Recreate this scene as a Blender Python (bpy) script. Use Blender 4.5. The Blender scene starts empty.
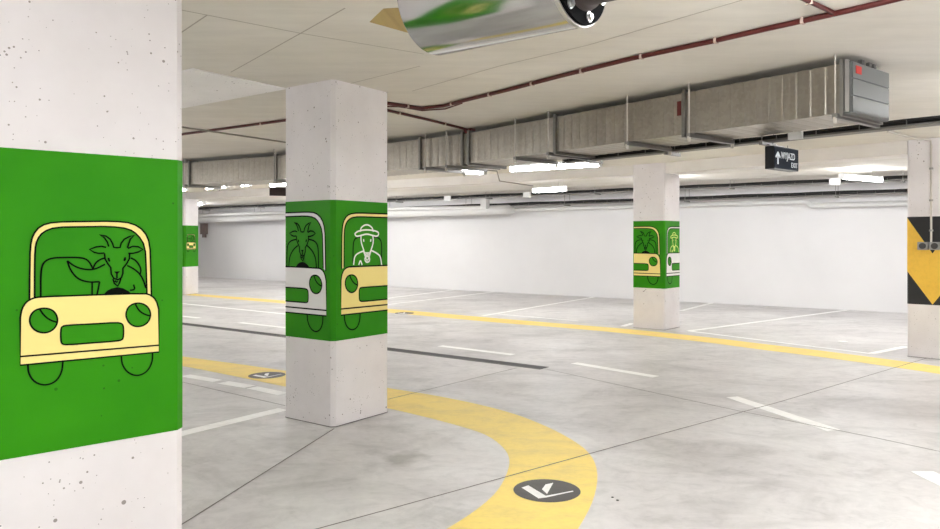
import bpy, math, random
from mathutils import Vector, Matrix
random.seed(7)
S = bpy.context.scene
COL = S.collection

# ------------------------------------------------------------------ survey of the place
F, CX, HY, EYE = 725.0, 470.0, 240.0, 1.5       # lens (px), principal column, eye level, eye height
CEIL = 2.785
def lvl(px, py, z):                              # survey point -> ground plan position at height z
    Y = (EYE - z) * F / (py - HY)
    return ((px - CX) / F * Y, Y)
def fl(px, py): return lvl(px, py, 0.0)
def at(px, py, Y): return ((px - CX) / F * Y, Y, EYE + (HY - py) / F * Y)

# ------------------------------------------------------------------ mesh builder
ORIG = []
class MB:
    def __init__(s): s.v = []; s.f = []; s.m = []; s.mat = 0; s.smooth = []
    def add(s, vs, fs, smooth=False):
        o = len(s.v); s.v += [tuple(map(float, v)) for v in vs]
        for f in fs:
            s.f.append([i + o for i in f]); s.m.append(s.mat); s.smooth.append(smooth)
    def prism(s, pts, z0, z1):                   # plan polygon extruded up
        a = sum(pts[i][0]*pts[(i+1) % len(pts)][1] - pts[(i+1) % len(pts)][0]*pts[i][1] for i in range(len(pts)))
        if a < 0: pts = pts[::-1]
        n = len(pts)
        vs = [(p[0], p[1], z0) for p in pts] + [(p[0], p[1], z1) for p in pts]
        fs = [list(range(n))[::-1], list(range(n, 2*n))] + [[i, (i+1) % n, n + (i+1) % n, n + i] for i in range(n)]
        s.add(vs, fs)
    def obox(s, c, ax, ay, az, hx, hy, hz):      # oriented box
        c, ax, ay, az = Vector(c), Vector(ax).normalized(), Vector(ay).normalized(), Vector(az).normalized()
        vs = [c + ax*hx*i + ay*hy*j + az*hz*k for i in (-1, 1) for j in (-1, 1) for k in (-1, 1)]
        s.add(vs, [[0,1,3,2],[4,6,7,5],[0,4,5,1],[2,3,7,6],[0,2,6,4],[1,5,7,3]])
    def bar(s, p, q, w, h, up=(0, 0, 1)):        # bar of section w x h from p to q
        p, q = Vector(p), Vector(q); d = (q - p)
        L = d.length; d.normalize(); u = Vector(up)
        if abs(d.dot(u)) > .98: u = Vector((1, 0, 0))
        r = d.cross(u).normalized(); u2 = r.cross(d)
        s.obox((p+q)/2, d, r, u2, L/2, w/2, h/2)
    def tube(s, pts, r, n=12, caps=True):
        pts = [Vector(p) for p in pts]; rings = []
        for i, p in enumerate(pts):
            if i == 0: d = pts[1] - p
            elif i == len(pts)-1: d = p - pts[i-1]
            else: d = (pts[i+1]-p).normalized() + (p-pts[i-1]).normalized()
            d.normalize()
            u = Vector((0, 0, 1)) if abs(d.z) < .95 else Vector((0, 1, 0))
            a = d.cross(u).normalized(); b = a.cross(d)
            rr = r[i] if isinstance(r, (list, tuple)) else r
            rings.append([p + a*rr*math.cos(2*math.pi*k/n) + b*rr*math.sin(2*math.pi*k/n) for k in range(n)])
        vs = [v for g in rings for v in g]
        fs = [[i*n+k, i*n+(k+1) % n, (i+1)*n+(k+1) % n, (i+1)*n+k] for i in range(len(pts)-1) for k in range(n)]
        s.add(vs, fs, True)
        if caps:
            s.add(rings[0], [list(range(n))]); s.add(rings[-1], [list(range(n))[::-1]])
    def sphere(s, c, r, n=12):
        vs = []; fs = []
        for i in range(n+1):
            t = math.pi*i/n
            for k in range(n): vs.append((c[0]+r*math.sin(t)*math.cos(2*math.pi*k/n), c[1]+r*math.sin(t)*math.sin(2*math.pi*k/n), c[2]+r*math.cos(t)))
        for i in range(n):
            for k in range(n): fs.append([i*n+k, i*n+(k+1) % n, (i+1)*n+(k+1) % n, (i+1)*n+k])
        s.add(vs, fs, True)
    def build(s, name, mats, parent=None):
        me = bpy.data.meshes.new(name)
        loc = Vector((0, 0, 0))
        if parent is None and s.v:               # origin at the middle of the base
            xs, ys, zs = zip(*s.v); loc = Vector(((min(xs)+max(xs))/2, (min(ys)+max(ys))/2, min(zs)))
        elif parent is not None: loc = Vector(parent.get('_o', (0, 0, 0)))
        me.from_pydata([tuple(Vector(v)-loc) for v in s.v], [], s.f)
        mats = mats if isinstance(mats, (list, tuple)) else [mats]
        for m in mats: me.materials.append(m)
        for p, i, sm in zip(me.polygons, s.m, s.smooth): p.material_index = i; p.use_smooth = sm
        me.update()
        import bmesh
        bm = bmesh.new(); bm.from_mesh(me); 
        if not getattr(s, 'flat', False): bmesh.ops.recalc_face_normals(bm, faces=bm.faces)
        bm.to_mesh(me); bm.free()
        o = bpy.data.objects.new(name, me); COL.objects.link(o)
        if parent is None: o.location = loc
        else: o.parent = parent; o['_o'] = list(loc); ORIG.append(o); o.location = (0,0,0)
        return o
def tag(o, label, cat, group=None, kind=None):
    o['label'] = label; o['category'] = cat
    if group: o['group'] = group
    if kind: o['kind'] = kind
    return o
def struct(o): o['kind'] = 'structure'; return o
def thing(name, loc, label, cat, group=None):
    o = bpy.data.objects.new(name, None); COL.objects.link(o); o.empty_display_size = .1
    o.location = loc; o['_o'] = list(loc); ORIG.append(o)
    return tag(o, label, cat, group)

# ------------------------------------------------------------------ materials
def lin(c): return tuple((x/255/12.92 if x/255 <= .04045 else ((x/255+.055)/1.055)**2.4) for x in c) + (1,)
def mat(name, rgb, rough=.6, metal=0, spec=.5):
    m = bpy.data.materials.new(name); m.use_nodes = True
    b = m.node_tree.nodes['Principled BSDF']
    b.inputs['Base Color'].default_value = lin(rgb); b.inputs['Roughness'].default_value = rough
    b.inputs['Metallic'].default_value = metal; b.inputs['Specular IOR Level'].default_value = spec
    return m
class NT:
    def __init__(s, m): s.t = m.node_tree; s.b = s.t.nodes['Principled BSDF']
    def n(s, typ, **kw):
        x = s.t.nodes.new(typ)
        for k, v in kw.items():
            if k.startswith('i_'): x.inputs[k[2:].replace('_', ' ')].default_value = v
            else: setattr(x, k, v)
        return x
    def l(s, a, b): s.t.links.new(a, b)
    def coord(s, scale=(1, 1, 1), world=True):
        g = s.n('ShaderNodeNewGeometry'); mp = s.n('ShaderNodeMapping'); mp.inputs['Scale'].default_value = scale
        s.l(g.outputs['Position'], mp.inputs['Vector']); return mp.outputs['Vector']
    def noise(s, vec, scale, detail=4, rough=.55, dist=0):
        x = s.n('ShaderNodeTexNoise'); x.inputs['Scale'].default_value = scale; x.inputs['Detail'].default_value = detail
        x.inputs['Roughness'].default_value = rough; x.inputs['Distortion'].default_value = dist
        s.l(vec, x.inputs['Vector']); return x.outputs['Fac']
    def ramp(s, fac, stops):
        r = s.n('ShaderNodeValToRGB'); e = r.color_ramp.elements
        while len(e) < len(stops): e.new(.5)
        for el, (p, c) in zip(e, stops): el.position = p; el.color = c if len(c) == 4 else lin(c)
        s.l(fac, r.inputs['Fac']); return r.outputs['Color']
    def mix(s, a, b, fac, mode='MIX'):
        x = s.n('ShaderNodeMix'); x.data_type = 'RGBA'; x.blend_type = mode
        for sock, v in ((x.inputs[0], fac), (x.inputs[6], a), (x.inputs[7], b)):
            if hasattr(v, 'is_output'): s.l(v, sock)
            else: sock.default_value = v
        return x.outputs[2]
    def bump(s, h, strength=.2, dist=.01):
        x = s.n('ShaderNodeBump'); x.inputs['Strength'].default_value = strength; x.inputs['Distance'].default_value = dist
        s.l(h, x.inputs['Height']); s.l(x.outputs['Normal'], s.b.inputs['Normal'])
def g(v): return (v, v, v, 1)

def pocked(name, base, dark, spots=True, rough=.75):   # cast concrete, painted, with blow holes
    m = mat(name, base, rough); t = NT(m); p = t.coord()
    c = t.ramp(t.noise(p, 1.7, 5, .6), [(.3, lin(dark)), (.65, lin(base))])
    if spots:
        v = t.n('ShaderNodeTexVoronoi'); v.inputs['Scale'].default_value = 16; v.inputs['Randomness'].default_value = 1
        t.l(p, v.inputs['Vector'])
        nz = t.noise(p, 5.5, 2, .5)
        thr = t.n('ShaderNodeMath', operation='MULTIPLY_ADD'); t.l(nz, thr.inputs[0]); thr.inputs[1].default_value = .55; thr.inputs[2].default_value = -.225
        d = t.n('ShaderNodeMath', operation='LESS_THAN'); t.l(v.outputs['Distance'], d.inputs[0]); t.l(thr.outputs[0], d.inputs[1])
        v2 = t.n('ShaderNodeTexVoronoi'); v2.inputs['Scale'].default_value = 42; t.l(p, v2.inputs['Vector'])
        d2 = t.n('ShaderNodeMath', operation='LESS_THAN'); t.l(v2.outputs['Distance'], d2.inputs[0])
        thr2 = t.n('ShaderNodeMath', operation='MULTIPLY_ADD'); t.l(t.noise(p, 9, 2), thr2.inputs[0]); thr2.inputs[1].default_value = .55; thr2.inputs[2].default_value = -.21
        t.l(thr2.outputs[0], d2.inputs[1])
        mx = t.n('ShaderNodeMath', operation='MAXIMUM'); t.l(d.outputs[0], mx.inputs[0]); t.l(d2.outputs[0], mx.inputs[1])
        fac = t.n('ShaderNodeMath', operation='MULTIPLY'); t.l(mx.outputs[0], fac.inputs[0]); fac.inputs[1].default_value = .8
        c = t.mix(c, lin((120, 110, 104)), fac.outputs[0])
        inv = t.n('ShaderNodeMath', operation='SUBTRACT'); inv.inputs[0].default_value = 1; t.l(mx.outputs[0], inv.inputs[1])
        t.bump(inv.outputs[0], .25, .004)
    t.l(c, t.b.inputs['Base Color']); return m
M = {}
M['column'] = pocked('painted_concrete_column', (232, 228, 229), (220, 215, 216))
M['slab'] = pocked('white_painted_slab', (250, 248, 247), (240, 238, 237))
M['beam'] = pocked('painted_concrete_beam', (232, 228, 224), (222, 217, 212), False)
# green paint on the same pocked concrete
m = mat('green_paint', (56, 142, 10), .5, 0, .18); t = NT(m); p = t.coord()
c = t.ramp(t.noise(p, 2.2, 4), [(.3, (40, 130, 0)), (.7, (50, 142, 2))])
v = t.n('ShaderNodeTexVoronoi'); v.inputs['Scale'].default_value = 20; t.l(p, v.inputs['Vector'])
th = t.n('ShaderNodeMath', operation='MULTIPLY_ADD'); t.l(t.noise(p, 6, 2), th.inputs[0]); th.inputs[1].default_value = .5; th.inputs[2].default_value = -.22
d = t.n('ShaderNodeMath', operation='LESS_THAN'); t.l(v.outputs['Distance'], d.inputs[0]); t.l(th.outputs[0], d.inputs[1])
f_ = t.n('ShaderNodeMath', operation='MULTIPLY'); t.l(d.outputs[0], f_.inputs[0]); f_.inputs[1].default_value = .6
t.l(t.mix(c, lin((30, 80, 8)), f_.outputs[0]), t.b.inputs['Base Color'])
t.bump(t.noise(p, 60, 3), .06, .004); M['green'] = m
M['cream'] = mat('cream_paint', (243, 222, 138), .5)
M['white_paint'] = mat('white_mural_paint', (232, 230, 228), .5)
M['black_line'] = mat('black_outline_paint', (6, 9, 5), .8, 0, .1)
M['white_line'] = mat('white_outline_paint', (238, 240, 230), .5)
M['lime_line'] = mat('pale_lime_outline_paint', (214, 230, 120), .5)
# floor
m = mat('polished_concrete_floor', (186, 184, 184), .3, 0, .42); t = NT(m); p = t.coord()
n1 = t.noise(p, .55, 6, .62, .6); n2 = t.noise(t.coord((1, 1.5, 1)), 1.0, 7, .66, 1.2); n3 = t.noise(p, 14, 5, .6)
c = t.ramp(n1, [(.28, (196, 193, 194)), (.5, (216, 213, 213)), (.72, (230, 229, 229))])
c = t.mix(c, t.ramp(n2, [(.3, g(.62)), (.48, g(.90)), (.62, g(1.0))]), .7, 'MULTIPLY')
c = t.mix(c, t.ramp(t.noise(t.coord((1, 1.2, 1)), 3.4, 6, .7, 2.0), [(.3, g(.72)), (.5, g(.95)), (.7, g(1))]), .6, 'MULTIPLY')
c = t.mix(c, t.ramp(n3, [(.25, g(.82)), (.6, g(1))]), .5, 'MULTIPLY')
# tyre smudges and an oil spot
sx, sy = fl(404, 459)
for (qx, qy), r, k in ((fl(404, 459), .17, .55), (fl(300, 440), .35, .2), (fl(900, 410), .6, .22), (fl(300, 470), .5, .1)):
    vd = t.n('ShaderNodeVectorMath', operation='DISTANCE'); vd.inputs[1].default_value = (qx, qy, 0)
    nz = t.n('ShaderNodeTexNoise'); nz.inputs['Scale'].default_value = 5; t.l(p, nz.inputs['Vector'])
    vm = t.n('ShaderNodeVectorMath', operation='MULTIPLY_ADD'); t.l(nz.outputs['Color'], vm.inputs[0]); vm.inputs[1].default_value = (.3, .3, 0); t.l(p, vm.inputs[2])
    vo = t.n('ShaderNodeVectorMath', operation='SUBTRACT'); t.l(vm.outputs[0], vo.inputs[0]); vo.inputs[1].default_value = (.15, .15, 0)
    t.l(vo.outputs[0], vd.inputs[0])
    mr = t.n('ShaderNodeMapRange'); mr.inputs['From Min'].default_value = r*.35; mr.inputs['From Max'].default_value = r; mr.inputs['To Min'].default_value = k; mr.inputs['To Max'].default_value = 0
    t.l(vd.outputs['Value'], mr.inputs['Value']); c = t.mix(c, lin((120, 116, 112)), mr.outputs[0])
t.l(c, t.b.inputs['Base Color'])
rr = t.n('ShaderNodeMapRange'); t.l(n2, rr.inputs['Value']); rr.inputs['To Min'].default_value = .52; rr.inputs['To Max'].default_value = .36
t.l(rr.outputs[0], t.b.inputs['Roughness']); t.bump(n3, .04, .01); M['floor'] = m
M['seam'] = mat('floor_saw_cut', (124, 119, 117), .9)
# ceiling
m = mat('raw_concrete_ceiling', (214, 208, 196), .85, 0, .2); t = NT(m); p = t.coord()
c = t.ramp(t.noise(p, .8, 6, .6), [(.3, (218, 213, 203)), (.7, (230, 226, 218))])
c = t.mix(c, t.ramp(t.noise(t.coord((.6, 3, 1)), 2.5, 5, .65), [(.25, g(.86)), (.6, g(1))]), .6, 'MULTIPLY')
t.l(c, t.b.inputs['Base Color']); t.bump(t.noise(p, 9, 5), .06, .01); M['ceiling'] = m
M['ceil_seam'] = mat('formwork_joint', (178, 171, 160), .9)
# walls
m = mat('white_wall_paint', (238, 237, 238), .7, 0, .3); t = NT(m); p = t.coord()
t.l(t.ramp(t.noise(p, .5, 4), [(.3, (233, 232, 233)), (.7, (241, 240, 241))]), t.b.inputs['Base Color']); M['wall'] = m
# markings
def paint(name, a, b, rough=.55, sc=3):
    m = mat(name, a, rough); t = NT(m); p = t.coord((1, 1.6, 1))
    c = t.ramp(t.noise(p, sc, 6, .65, .4), [(.3, lin(b)), (.55, lin(a))])
    c = t.mix(c, t.ramp(t.noise(p, 22, 5, .65), [(.25, g(.85)), (.55, g(1))]), .6, 'MULTIPLY')
    t.l(c, t.b.inputs['Base Color']); return m
M['yellow'] = paint('yellow_floor_paint', (248, 220, 120), (232, 206, 122))
M['road_white'] = paint('white_floor_paint', (252, 252, 251), (240, 239, 238), .5)
M['disc'] = paint('black_floor_paint', (60, 55, 50), (46, 42, 38), .5, 5)
# metals
def galv(name, rgb, rough=.38, streak=(2, 2, 30)):
    m = mat(name, rgb, rough, 1); t = NT(m); p = t.coord()
    v = t.n('ShaderNodeTexVoronoi'); v.inputs['Scale'].default_value = 38; t.l(p, v.inputs['Vector'])
    c = t.mix(lin(rgb), t.ramp(v.outputs['Color'], [(0, g(.72)), (1, g(1))]), .6, 'MULTIPLY')
    c = t.mix(c, t.ramp(t.noise(p, 3, 4), [(.3, g(.75)), (.7, g(1))]), .6, 'MULTIPLY')
    t.l(c, t.b.inputs['Base Color'])
    return m
M['galv'] = galv('galvanised_sheet_steel', (172, 166, 156), .33)
M['galv_dark'] = galv('galvanised_profile', (140, 138, 134), .45)
M['strut'] = mat('zinc_strut', (150, 148, 145), .45, .9)
M['damper'] = mat('blue_grey_damper_panel', (122, 124, 124), .5, .55)
M['red_label'] = mat('red_label', (208, 44, 30), .5)
M['darkred_label'] = mat('dark_red_label', (96, 24, 20), .5)
m = mat('brushed_steel_drum', (188, 188, 186), .15, 1); t = NT(m); M['drum'] = m
M['rim'] = mat('bright_rim_steel', (190, 188, 184), .5, .8)
M['black_cap'] = mat('black_rubber_cap', (8, 8, 9), .9, 0, .08)
M['bolt'] = mat('bright_zinc_bolt', (205, 205, 205), .3, 1)
M['dark_steel'] = mat('dark_lacquered_steel', (62, 52, 50), .3, .6)
M['tan'] = paint('tan_board', (176, 150, 92), (158, 132, 78), .6)
M['red_pipe'] = mat('dark_red_cable', (80, 20, 16), .5)
M['clip'] = mat('pale_cable_clip', (196, 176, 164), .6)
M['conduit'] = mat('grey_white_conduit', (196, 190, 182), .55)
M['conduit_dark'] = mat('grey_conduit', (142, 136, 126), .55)
M['white_pipe'] = mat('white_pipe_insulation', (224, 223, 222), .5)
M['tray'] = mat('zinc_cable_tray', (122, 119, 116), .5, .7)
M['cable'] = mat('black_cable', (26, 24, 24), .6)
M['lamp_body'] = mat('white_lamp_housing', (236, 236, 236), .5)
M['sign'] = mat('navy_black_sign_panel', (34, 40, 50), .8, 0, .15)
M['sign_edge'] = mat('black_sign_case', (16, 17, 20), .4)
M['letters'] = mat('white_sign_letters', (226, 232, 238), .5)
M['brown'] = mat('dark_brown_sign_case', (52, 34, 32), .5)
M['haz_yellow'] = paint('hazard_yellow_paint', (238, 192, 70), (226, 180, 66), .5)
M['haz_black'] = mat('hazard_black_paint', (26, 25, 26), .5)
M['box_grey'] = mat('grey_plastic_box', (150, 148, 146), .5)
M['box_dark'] = mat('dark_plastic_cap', (66, 64, 64), .5)
M['grate'] = mat('dark_grate_steel', (72, 70, 70), .5, .6)
M['grate_frame'] = mat('grate_frame_steel', (98, 96, 95), .45, .7)
M['stain_brown'] = mat('brown_grey_box', (128, 112, 108), .6)
def emis(name, strength, rgb=(.97, .985, 1)):
    m = bpy.data.materials.new(name); m.use_nodes = True; b = m.node_tree.nodes['Principled BSDF']
    b.inputs['Base Color'].default_value = (.9, .9, .9, 1)
    b.inputs['Emission Color'].default_value = rgb + (1,); b.inputs['Emission Strength'].default_value = strength
    return m
M['tube'] = emis('fluorescent_diffuser', 24)

# ------------------------------------------------------------------ the setting
W1, W2 = (-14.6, 32.12), (15.0, 10.48)           # far wall line
room = [W1, W2, (10.5, -7.0), (-9.0, -7.0), (-16.0, 20.0)]
mb = MB(); mb.prism(room, -.15, 0); mb.mat = 1
def seam(mb, pts, w, z, f):
    P = [Vector(f(*p)) for p in pts]
    for a, b in zip(P, P[1:]):
        d = (b-a).normalized(); n = Vector((-d.y, d.x))*w/2
        mb.prism([tuple(a+n), tuple(b+n), tuple(b-n), tuple(a-n)], z, z+.0006)
for pts in ([(100, 577), (183, 524), (334, 429)], [(318, 529), (380, 512), (640, 440), (781, 401.7), (926, 358.5)],
            [(388, 399.5), (517, 368)], [(545, 369), (640, 389.8), (739.5, 411.2), (872, 437.3), (960, 456)], [(150, 375), (183.4, 382.5), (285, 405.8)],
            [(250, 548), (318, 529)]):
    seam(mb, pts, .009, .0022, fl)
fo = struct(mb.build('floor', [M['floor'], M['seam']]))
mb = MB(); mb.prism(room, CEIL, CEIL+.3); mb.mat = 1
cz = lambda a, b: lvl(a, b, CEIL)
for pts in ([(120, -1), (182, 10), (300, 33), (424, 54)], [(231, 72), (300, 33.5), (345, 8)], [(170, 40), (207, 15)], [(412, 91), (499, 66), (588, 45), (742, 0)],
            [(300, 96), (420, 66)]):
    seam(mb, pts, .009, CEIL-.0012, cz)
mb.build('ceiling', [M['ceiling'], M['ceil_seam']])['kind'] = 'structure'
def wall(name, a, b):
    a, b = Vector(a), Vector(b); d = (b-a).normalized(); n = Vector((d.y, -d.x))
    c = sum((Vector(p) for p in room), Vector((0, 0)))/len(room)
    if n.dot(c-a) > 0: n = -n
    m_ = MB(); m_.prism([tuple(a), tuple(b), tuple(b+n*.2), tuple(a+n*.2)], 0, CEIL)
    return struct(m_.build(name, M['wall']))
wall('wall_back', room[0], room[1]); wall('wall_right', room[1], room[2]); wall('wall_front', room[2], room[3])
wall('wall_left', room[3], room[4]); wall('wall_far_left', room[4], room[0])
# flush white slab band beside the middle column
ax = Vector((.588, .809)); bx_ = Vector((-.809, .588))
L_ = Vector((-1.556, 6.122)); C_ = L_ - ax*.875
mb = MB(); mb.prism([tuple(L_+bx_*.003), tuple(C_), tuple(C_+bx_*3.2), tuple(L_+bx_*3.2)], CEIL-.012, CEIL-.0005)
struct(mb.build('trim_1', M['slab']))

# ------------------------------------------------------------------ columns
def footprint(Fc, a, b, la, lb, ch, off=0):
    """Fc nearest corner, a / b unit plan directions, chamfered corners"""
    Fc, a, b = Vector(Fc)-Vector(a)*off-Vector(b)*off, Vector(a), Vector(b); la += 2*off; lb += 2*off; ch += off*.6
    q = [(0, ch), (ch, 0), (la-ch, 0), (la, ch), (la, lb-ch), (la-ch, lb), (ch, lb), (0, lb-ch)]
    return [tuple(Fc + a*u + b*v) for u, v in q]
BZ0, BZ1 = .69, 1.822
class Face:                                       # a column face: s runs to the right as seen, from origin O
    def __init__(s, O, d, n, s0, s1): s.O = Vector(O); s.d = Vector(d); s.n = Vector(n); s.s0 = s0; s.s1 = s1
    def p(s, u, z, off): q = s.O + s.d*u + s.n*off; return (q.x, q.y, z)
    def px(s, px, py):
        k = (px-CX)/F; u = (k*s.O.y - s.O.x)/(s.d.x - k*s.d.y); Y = s.O.y + s.d.y*u
        return (u, EYE + (HY-py)/F*Y)
    def ps(s, px): return s.px(px, 240)[0]
def clip(poly, s0, s1):
    for sgn, lim in ((1, s0), (-1, s1)):
        out = []
        for i in range(len(poly)):
            p, q = poly[i], poly[(i+1) % len(poly)]
            ip, iq = sgn*(p[0]-lim) >= 0, sgn*(q[0]-lim) >= 0
            if ip: out.append(p)
            if ip != iq:
                t_ = (lim-p[0])/(q[0]-p[0]); out.append((lim, p[1]+(q[1]-p[1])*t_))
        poly = out
        if len(poly) < 3: return []
    return poly
def fill(mb, fc, poly, off, mi):
    poly = clip(poly, fc.s0, fc.s1)
    if len(poly) < 3: return
    from mathutils.geometry import tessellate_polygon
    mb.mat = mi
    tris = tessellate_polygon([[Vector((p[0], p[1], 0)) for p in poly]])
    vs = [fc.p(p[0], p[1], off) for p in poly]
    fs = []
    for a, b, c in tris:
        A, B, C = poly[a], poly[b], poly[c]
        if abs((B[0]-A[0])*(C[1]-A[1])-(B[1]-A[1])*(C[0]-A[0])) < 1e-9: continue
        cr = (Vector(vs[b])-Vector(vs[a])).cross(Vector(vs[c])-Vector(vs[a]))
        fs.append([a, b, c] if cr.x*fc.n.x + cr.y*fc.n.y > 0 else [a, c, b])
    mb.add(vs, fs)
def smooth(pts, it=2, closed=False):
    for _ in range(it):
        o = [] if closed else [pts[0]]
        r = range(len(pts)) if closed else range(len(pts)-1)
        for i in r:
            p, q = pts[i], pts[(i+1) % len(pts)]
            o += [(p[0]*.75+q[0]*.25, p[1]*.75+q[1]*.25), (p[0]*.25+q[0]*.75, p[1]*.25+q[1]*.75)]
        if not closed: o.append(pts[-1])
        pts = o
    return pts
def line(mb, fc, pts, w, off, mi, closed=False):
    P = [Vector(p) for p in pts]; n = len(P)
    nr = []
    for i in range(n):
        a = P[(i-1) % n] if (closed or i > 0) else P[i]; b = P[(i+1) % n] if (closed or i < n-1) else P[i]
        d = b-a; d = d.normalized() if d.length > 1e-9 else Vector((1, 0)); nr.append(Vector((-d.y, d.x))*w/2)
    for i in range(n if closed else n-1):
        j = (i+1) % n
        fill(mb, fc, [tuple(P[i]+nr[i]), tuple(P[j]+nr[j]), tuple(P[j]-nr[j]), tuple(P[i]-nr[i])], off, mi)
def ell(c, rx, ry, n=28): return [(c[0]+rx*math.cos(2*math.pi*k/n), c[1]+ry*math.sin(2*math.pi*k/n)) for k in range(n)]

# left column first: the drawing is surveyed on its face
LA = Vector((.748, .664)); LB = Vector((-.664, .748)); LE = Vector((-1.190, 3.02))
LW = .86
faceL = Face(LE, LA, -LB, -LW+.03, -.032)
Q = lambda x, y: faceL.px(x/2.647, 200+y/2.647)
A_ = lambda x, y: faceL.px(80+x/7.05, 225+y/7.05)
def qs(l): return [Q(*p) for p in l]
def as_(l): return [A_(*p) for p in l]
CAR = dict(
  body=qs([(53,437),(53,310),(57,288),(68,270),(85,260),(105,256),(250,251),(380,247),(398,251),(412,264),(419,288),(420,402)]),
  bumper=qs([(53,414),(419,384)]),
  lamp1=smooth(qs([(76,318),(84,297),(102,287),(127,286),(145,296),(153,317),(146,338),(127,351),(104,351),(84,339)]), 2, True),
  lamp2=smooth(qs([(331,303),(338,283),(354,273),(376,273),(392,284),(399,303),(392,323),(376,334),(354,335),(338,323)]), 2, True),
  chord1=smooth(qs([(103,287),(116,306),(132,318),(152,324)])), chord2=smooth(qs([(356,273),(366,292),(380,302),(398,307)])),
  grille=smooth(qs([(160,345),(163,334),(180,331),(240,328),(308,324),(323,327),(326,337),(326,360),(323,370),(308,373),(240,378),(178,383),(163,381),(160,370)]), 1, True),
  wheel1=smooth(qs([(73,434),(74,458),(90,482),(118,491),(147,481),(163,456),(166,424)])),
  wheel2=smooth(qs([(320,411),(322,436),(338,458),(363,466),(388,455),(402,430),(403,404)])),
  wout=smooth(qs([(77,266),(78,190),(79,125),(86,92),(106,68),(142,58),(220,57),(300,56),(350,61),(381,82),(396,115),(398,180),(400,256)]), 1),
  win=smooth(qs([(91,259),(91,190),(92,130),(98,104),(114,84),(146,72),(220,71),(292,70),(340,76),(364,92),(383,122),(386,180),(388,248)]), 1),
  seat1=smooth(qs([(107,256),(107,190),(114,164),(136,153),(175,152),(215,152),(234,160),(245,182)])))
GOAT = dict(
  head=[as_(l) for l in (
   [(200,152),(190,120),(168,88),(135,70),(180,78),(210,100),(228,132),(236,158),(258,160),(280,158),(288,128),(310,100),(345,82),(380,72),(352,100),(342,130),(332,162)],
   [(182,158),(150,150),(110,155),(65,172),(98,193),(130,200),(170,198)],
   [(335,165),(370,150),(408,153),(440,172),(410,190),(370,200),(338,200)],
   [(170,200),(175,240),(195,275),(214,300),(218,345),(235,375),(265,386),(290,370),(300,340),(300,305),(325,275),(345,238),(348,200)],
   [(230,380),(240,412),(264,430),(276,408),(286,376)], [(258,345),(258,376)], [(244,392),(256,404),(262,394)])],
  fills=[as_(l) for l in ([(237,328),(280,326),(258,350)], [(192,230),(205,232),(212,254),(204,260),(194,250)], [(322,226),(308,230),(303,250),(312,256),(322,246)],
                          [(165,488),(190,462),(222,446),(262,438),(302,446),(340,466),(362,486)])],
  body=[smooth(as_(l)) for l in ([(330,285),(380,310),(420,345),(445,390),(462,445)], [(355,232),(390,248),(420,290),(428,320),(420,348)],
        [(88,310),(105,268),(140,242),(175,232)], [(350,460),(386,455),(375,420)])] +
       [smooth(qs(l)) for l in ([(177,161),(200,178),(230,185),(252,183),(277,170)], [(177,161),(186,187),(206,210),(236,218),(263,216)])] +
       [qs([(243,218),(243,251)]), qs([(263,216),(256,250)])])
GOAT['body2'] = [smooth([(A_(258, 345)[0]+k*(u-A_(258, 345)[0]), z) for u, z in as_(l)]) for k in (1, -1) for l in ([(325,285),(380,315),(425,360),(448,410),(455,486)], [(350,228),(420,236),(470,270),(482,340),(482,486)])]
CL, CR = Q(53, 400)[0], Q(420, 400)[0]
ZB, ZT = Q(363, 466)[1], Q(300, 56)[1]
def draw(col, fc, anchor, at_s, sx, sz, zb, body_m, beast, lw, tr_extra=None, nose=None, ext=0, gs=1.62):
    """one car drawing on a face; anchor 'r'/'l' puts the car's right/left edge at at_s"""
    a0 = CR if anchor == 'r' else CL
    def T(l):
        o = []
        for u, z in l:
            t_ = u-a0
            if ext and abs(t_) > .40*(CR-CL): t_ += math.copysign(ext, t_)
            o.append((at_s+t_*sx, zb+(z-ZB)*sz))
        return o
    N0 = A_(258, 345)
    def TG(l):
        if nose is None: return T(l)
        return [(nose + (u-N0[0])*gs, zb+(z-ZB)*sz) for u, z in l]
    lift = .0036
    mb = MB(); mb.flat = True
    mats = [M[body_m], M['green'], M['black_line']]
    WC = CR-CL; sg_ = -1 if anchor == 'r' else 1
    c = {k: T([(u-sg_*.05*WC, z) for u, z in v] if ext and k in ('wout', 'win') else v) for k, v in CAR.items()}
    fr = c['wout'] + c['win'][::-1]; fill(mb, fc, fr, lift, 0)
    body = c['body'][:1] + smooth(c['body'][1:-1], 1) + c['body'][-1:]
    fill(mb, fc, body, lift+.0004, 0)
    for k in ('lamp1', 'lamp2', 'grille'): fill(mb, fc, c[k], lift+.0009, 1)
    if nose is None and not tr_extra: line(mb, fc, c['seat1'], lw, lift+.0014, 2)
    for k in ('wout', 'win', 'wheel1', 'wheel2', 'bumper', 'chord1', 'chord2'): line(mb, fc, c[k], lw, lift+.0014, 2)
    for k in ('lamp1', 'lamp2', 'grille'): line(mb, fc, c[k], lw, lift+.0014, 2, True)
    line(mb, fc, body, lw, lift+.0014, 2, True)
    mb.build('car_drawing', mats, col)
    mb = MB(); mb.flat = True
    if beast == 'goat':
        for l in GOAT['head'] + (GOAT['body'] if nose is None else GOAT['body2']): line(mb, fc, TG(l), lw, lift+.0011, 0)
        for l in GOAT['fills']: fill(mb, fc, TG(l), lift+.0012, 0)
        mb.build('goat_drawing', M['black_line'], col)
    elif beast in ('sheep', 'lime'):
        for l in SHEEP['seat']: line(mb, fc, tr_extra(l), lw, lift+.0011, 0)
        for l in SHEEP['lines']: line(mb, fc, tr_extra(l), lw*1.15, lift+.0012, 1)
        for l in SHEEP['fills']: fill(mb, fc, tr_extra(l), lift+.0012, 1)
        mb.build('sheep_drawing', [M['black_line'], M['white_line' if beast == 'sheep' else 'lime_line']], col)

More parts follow.
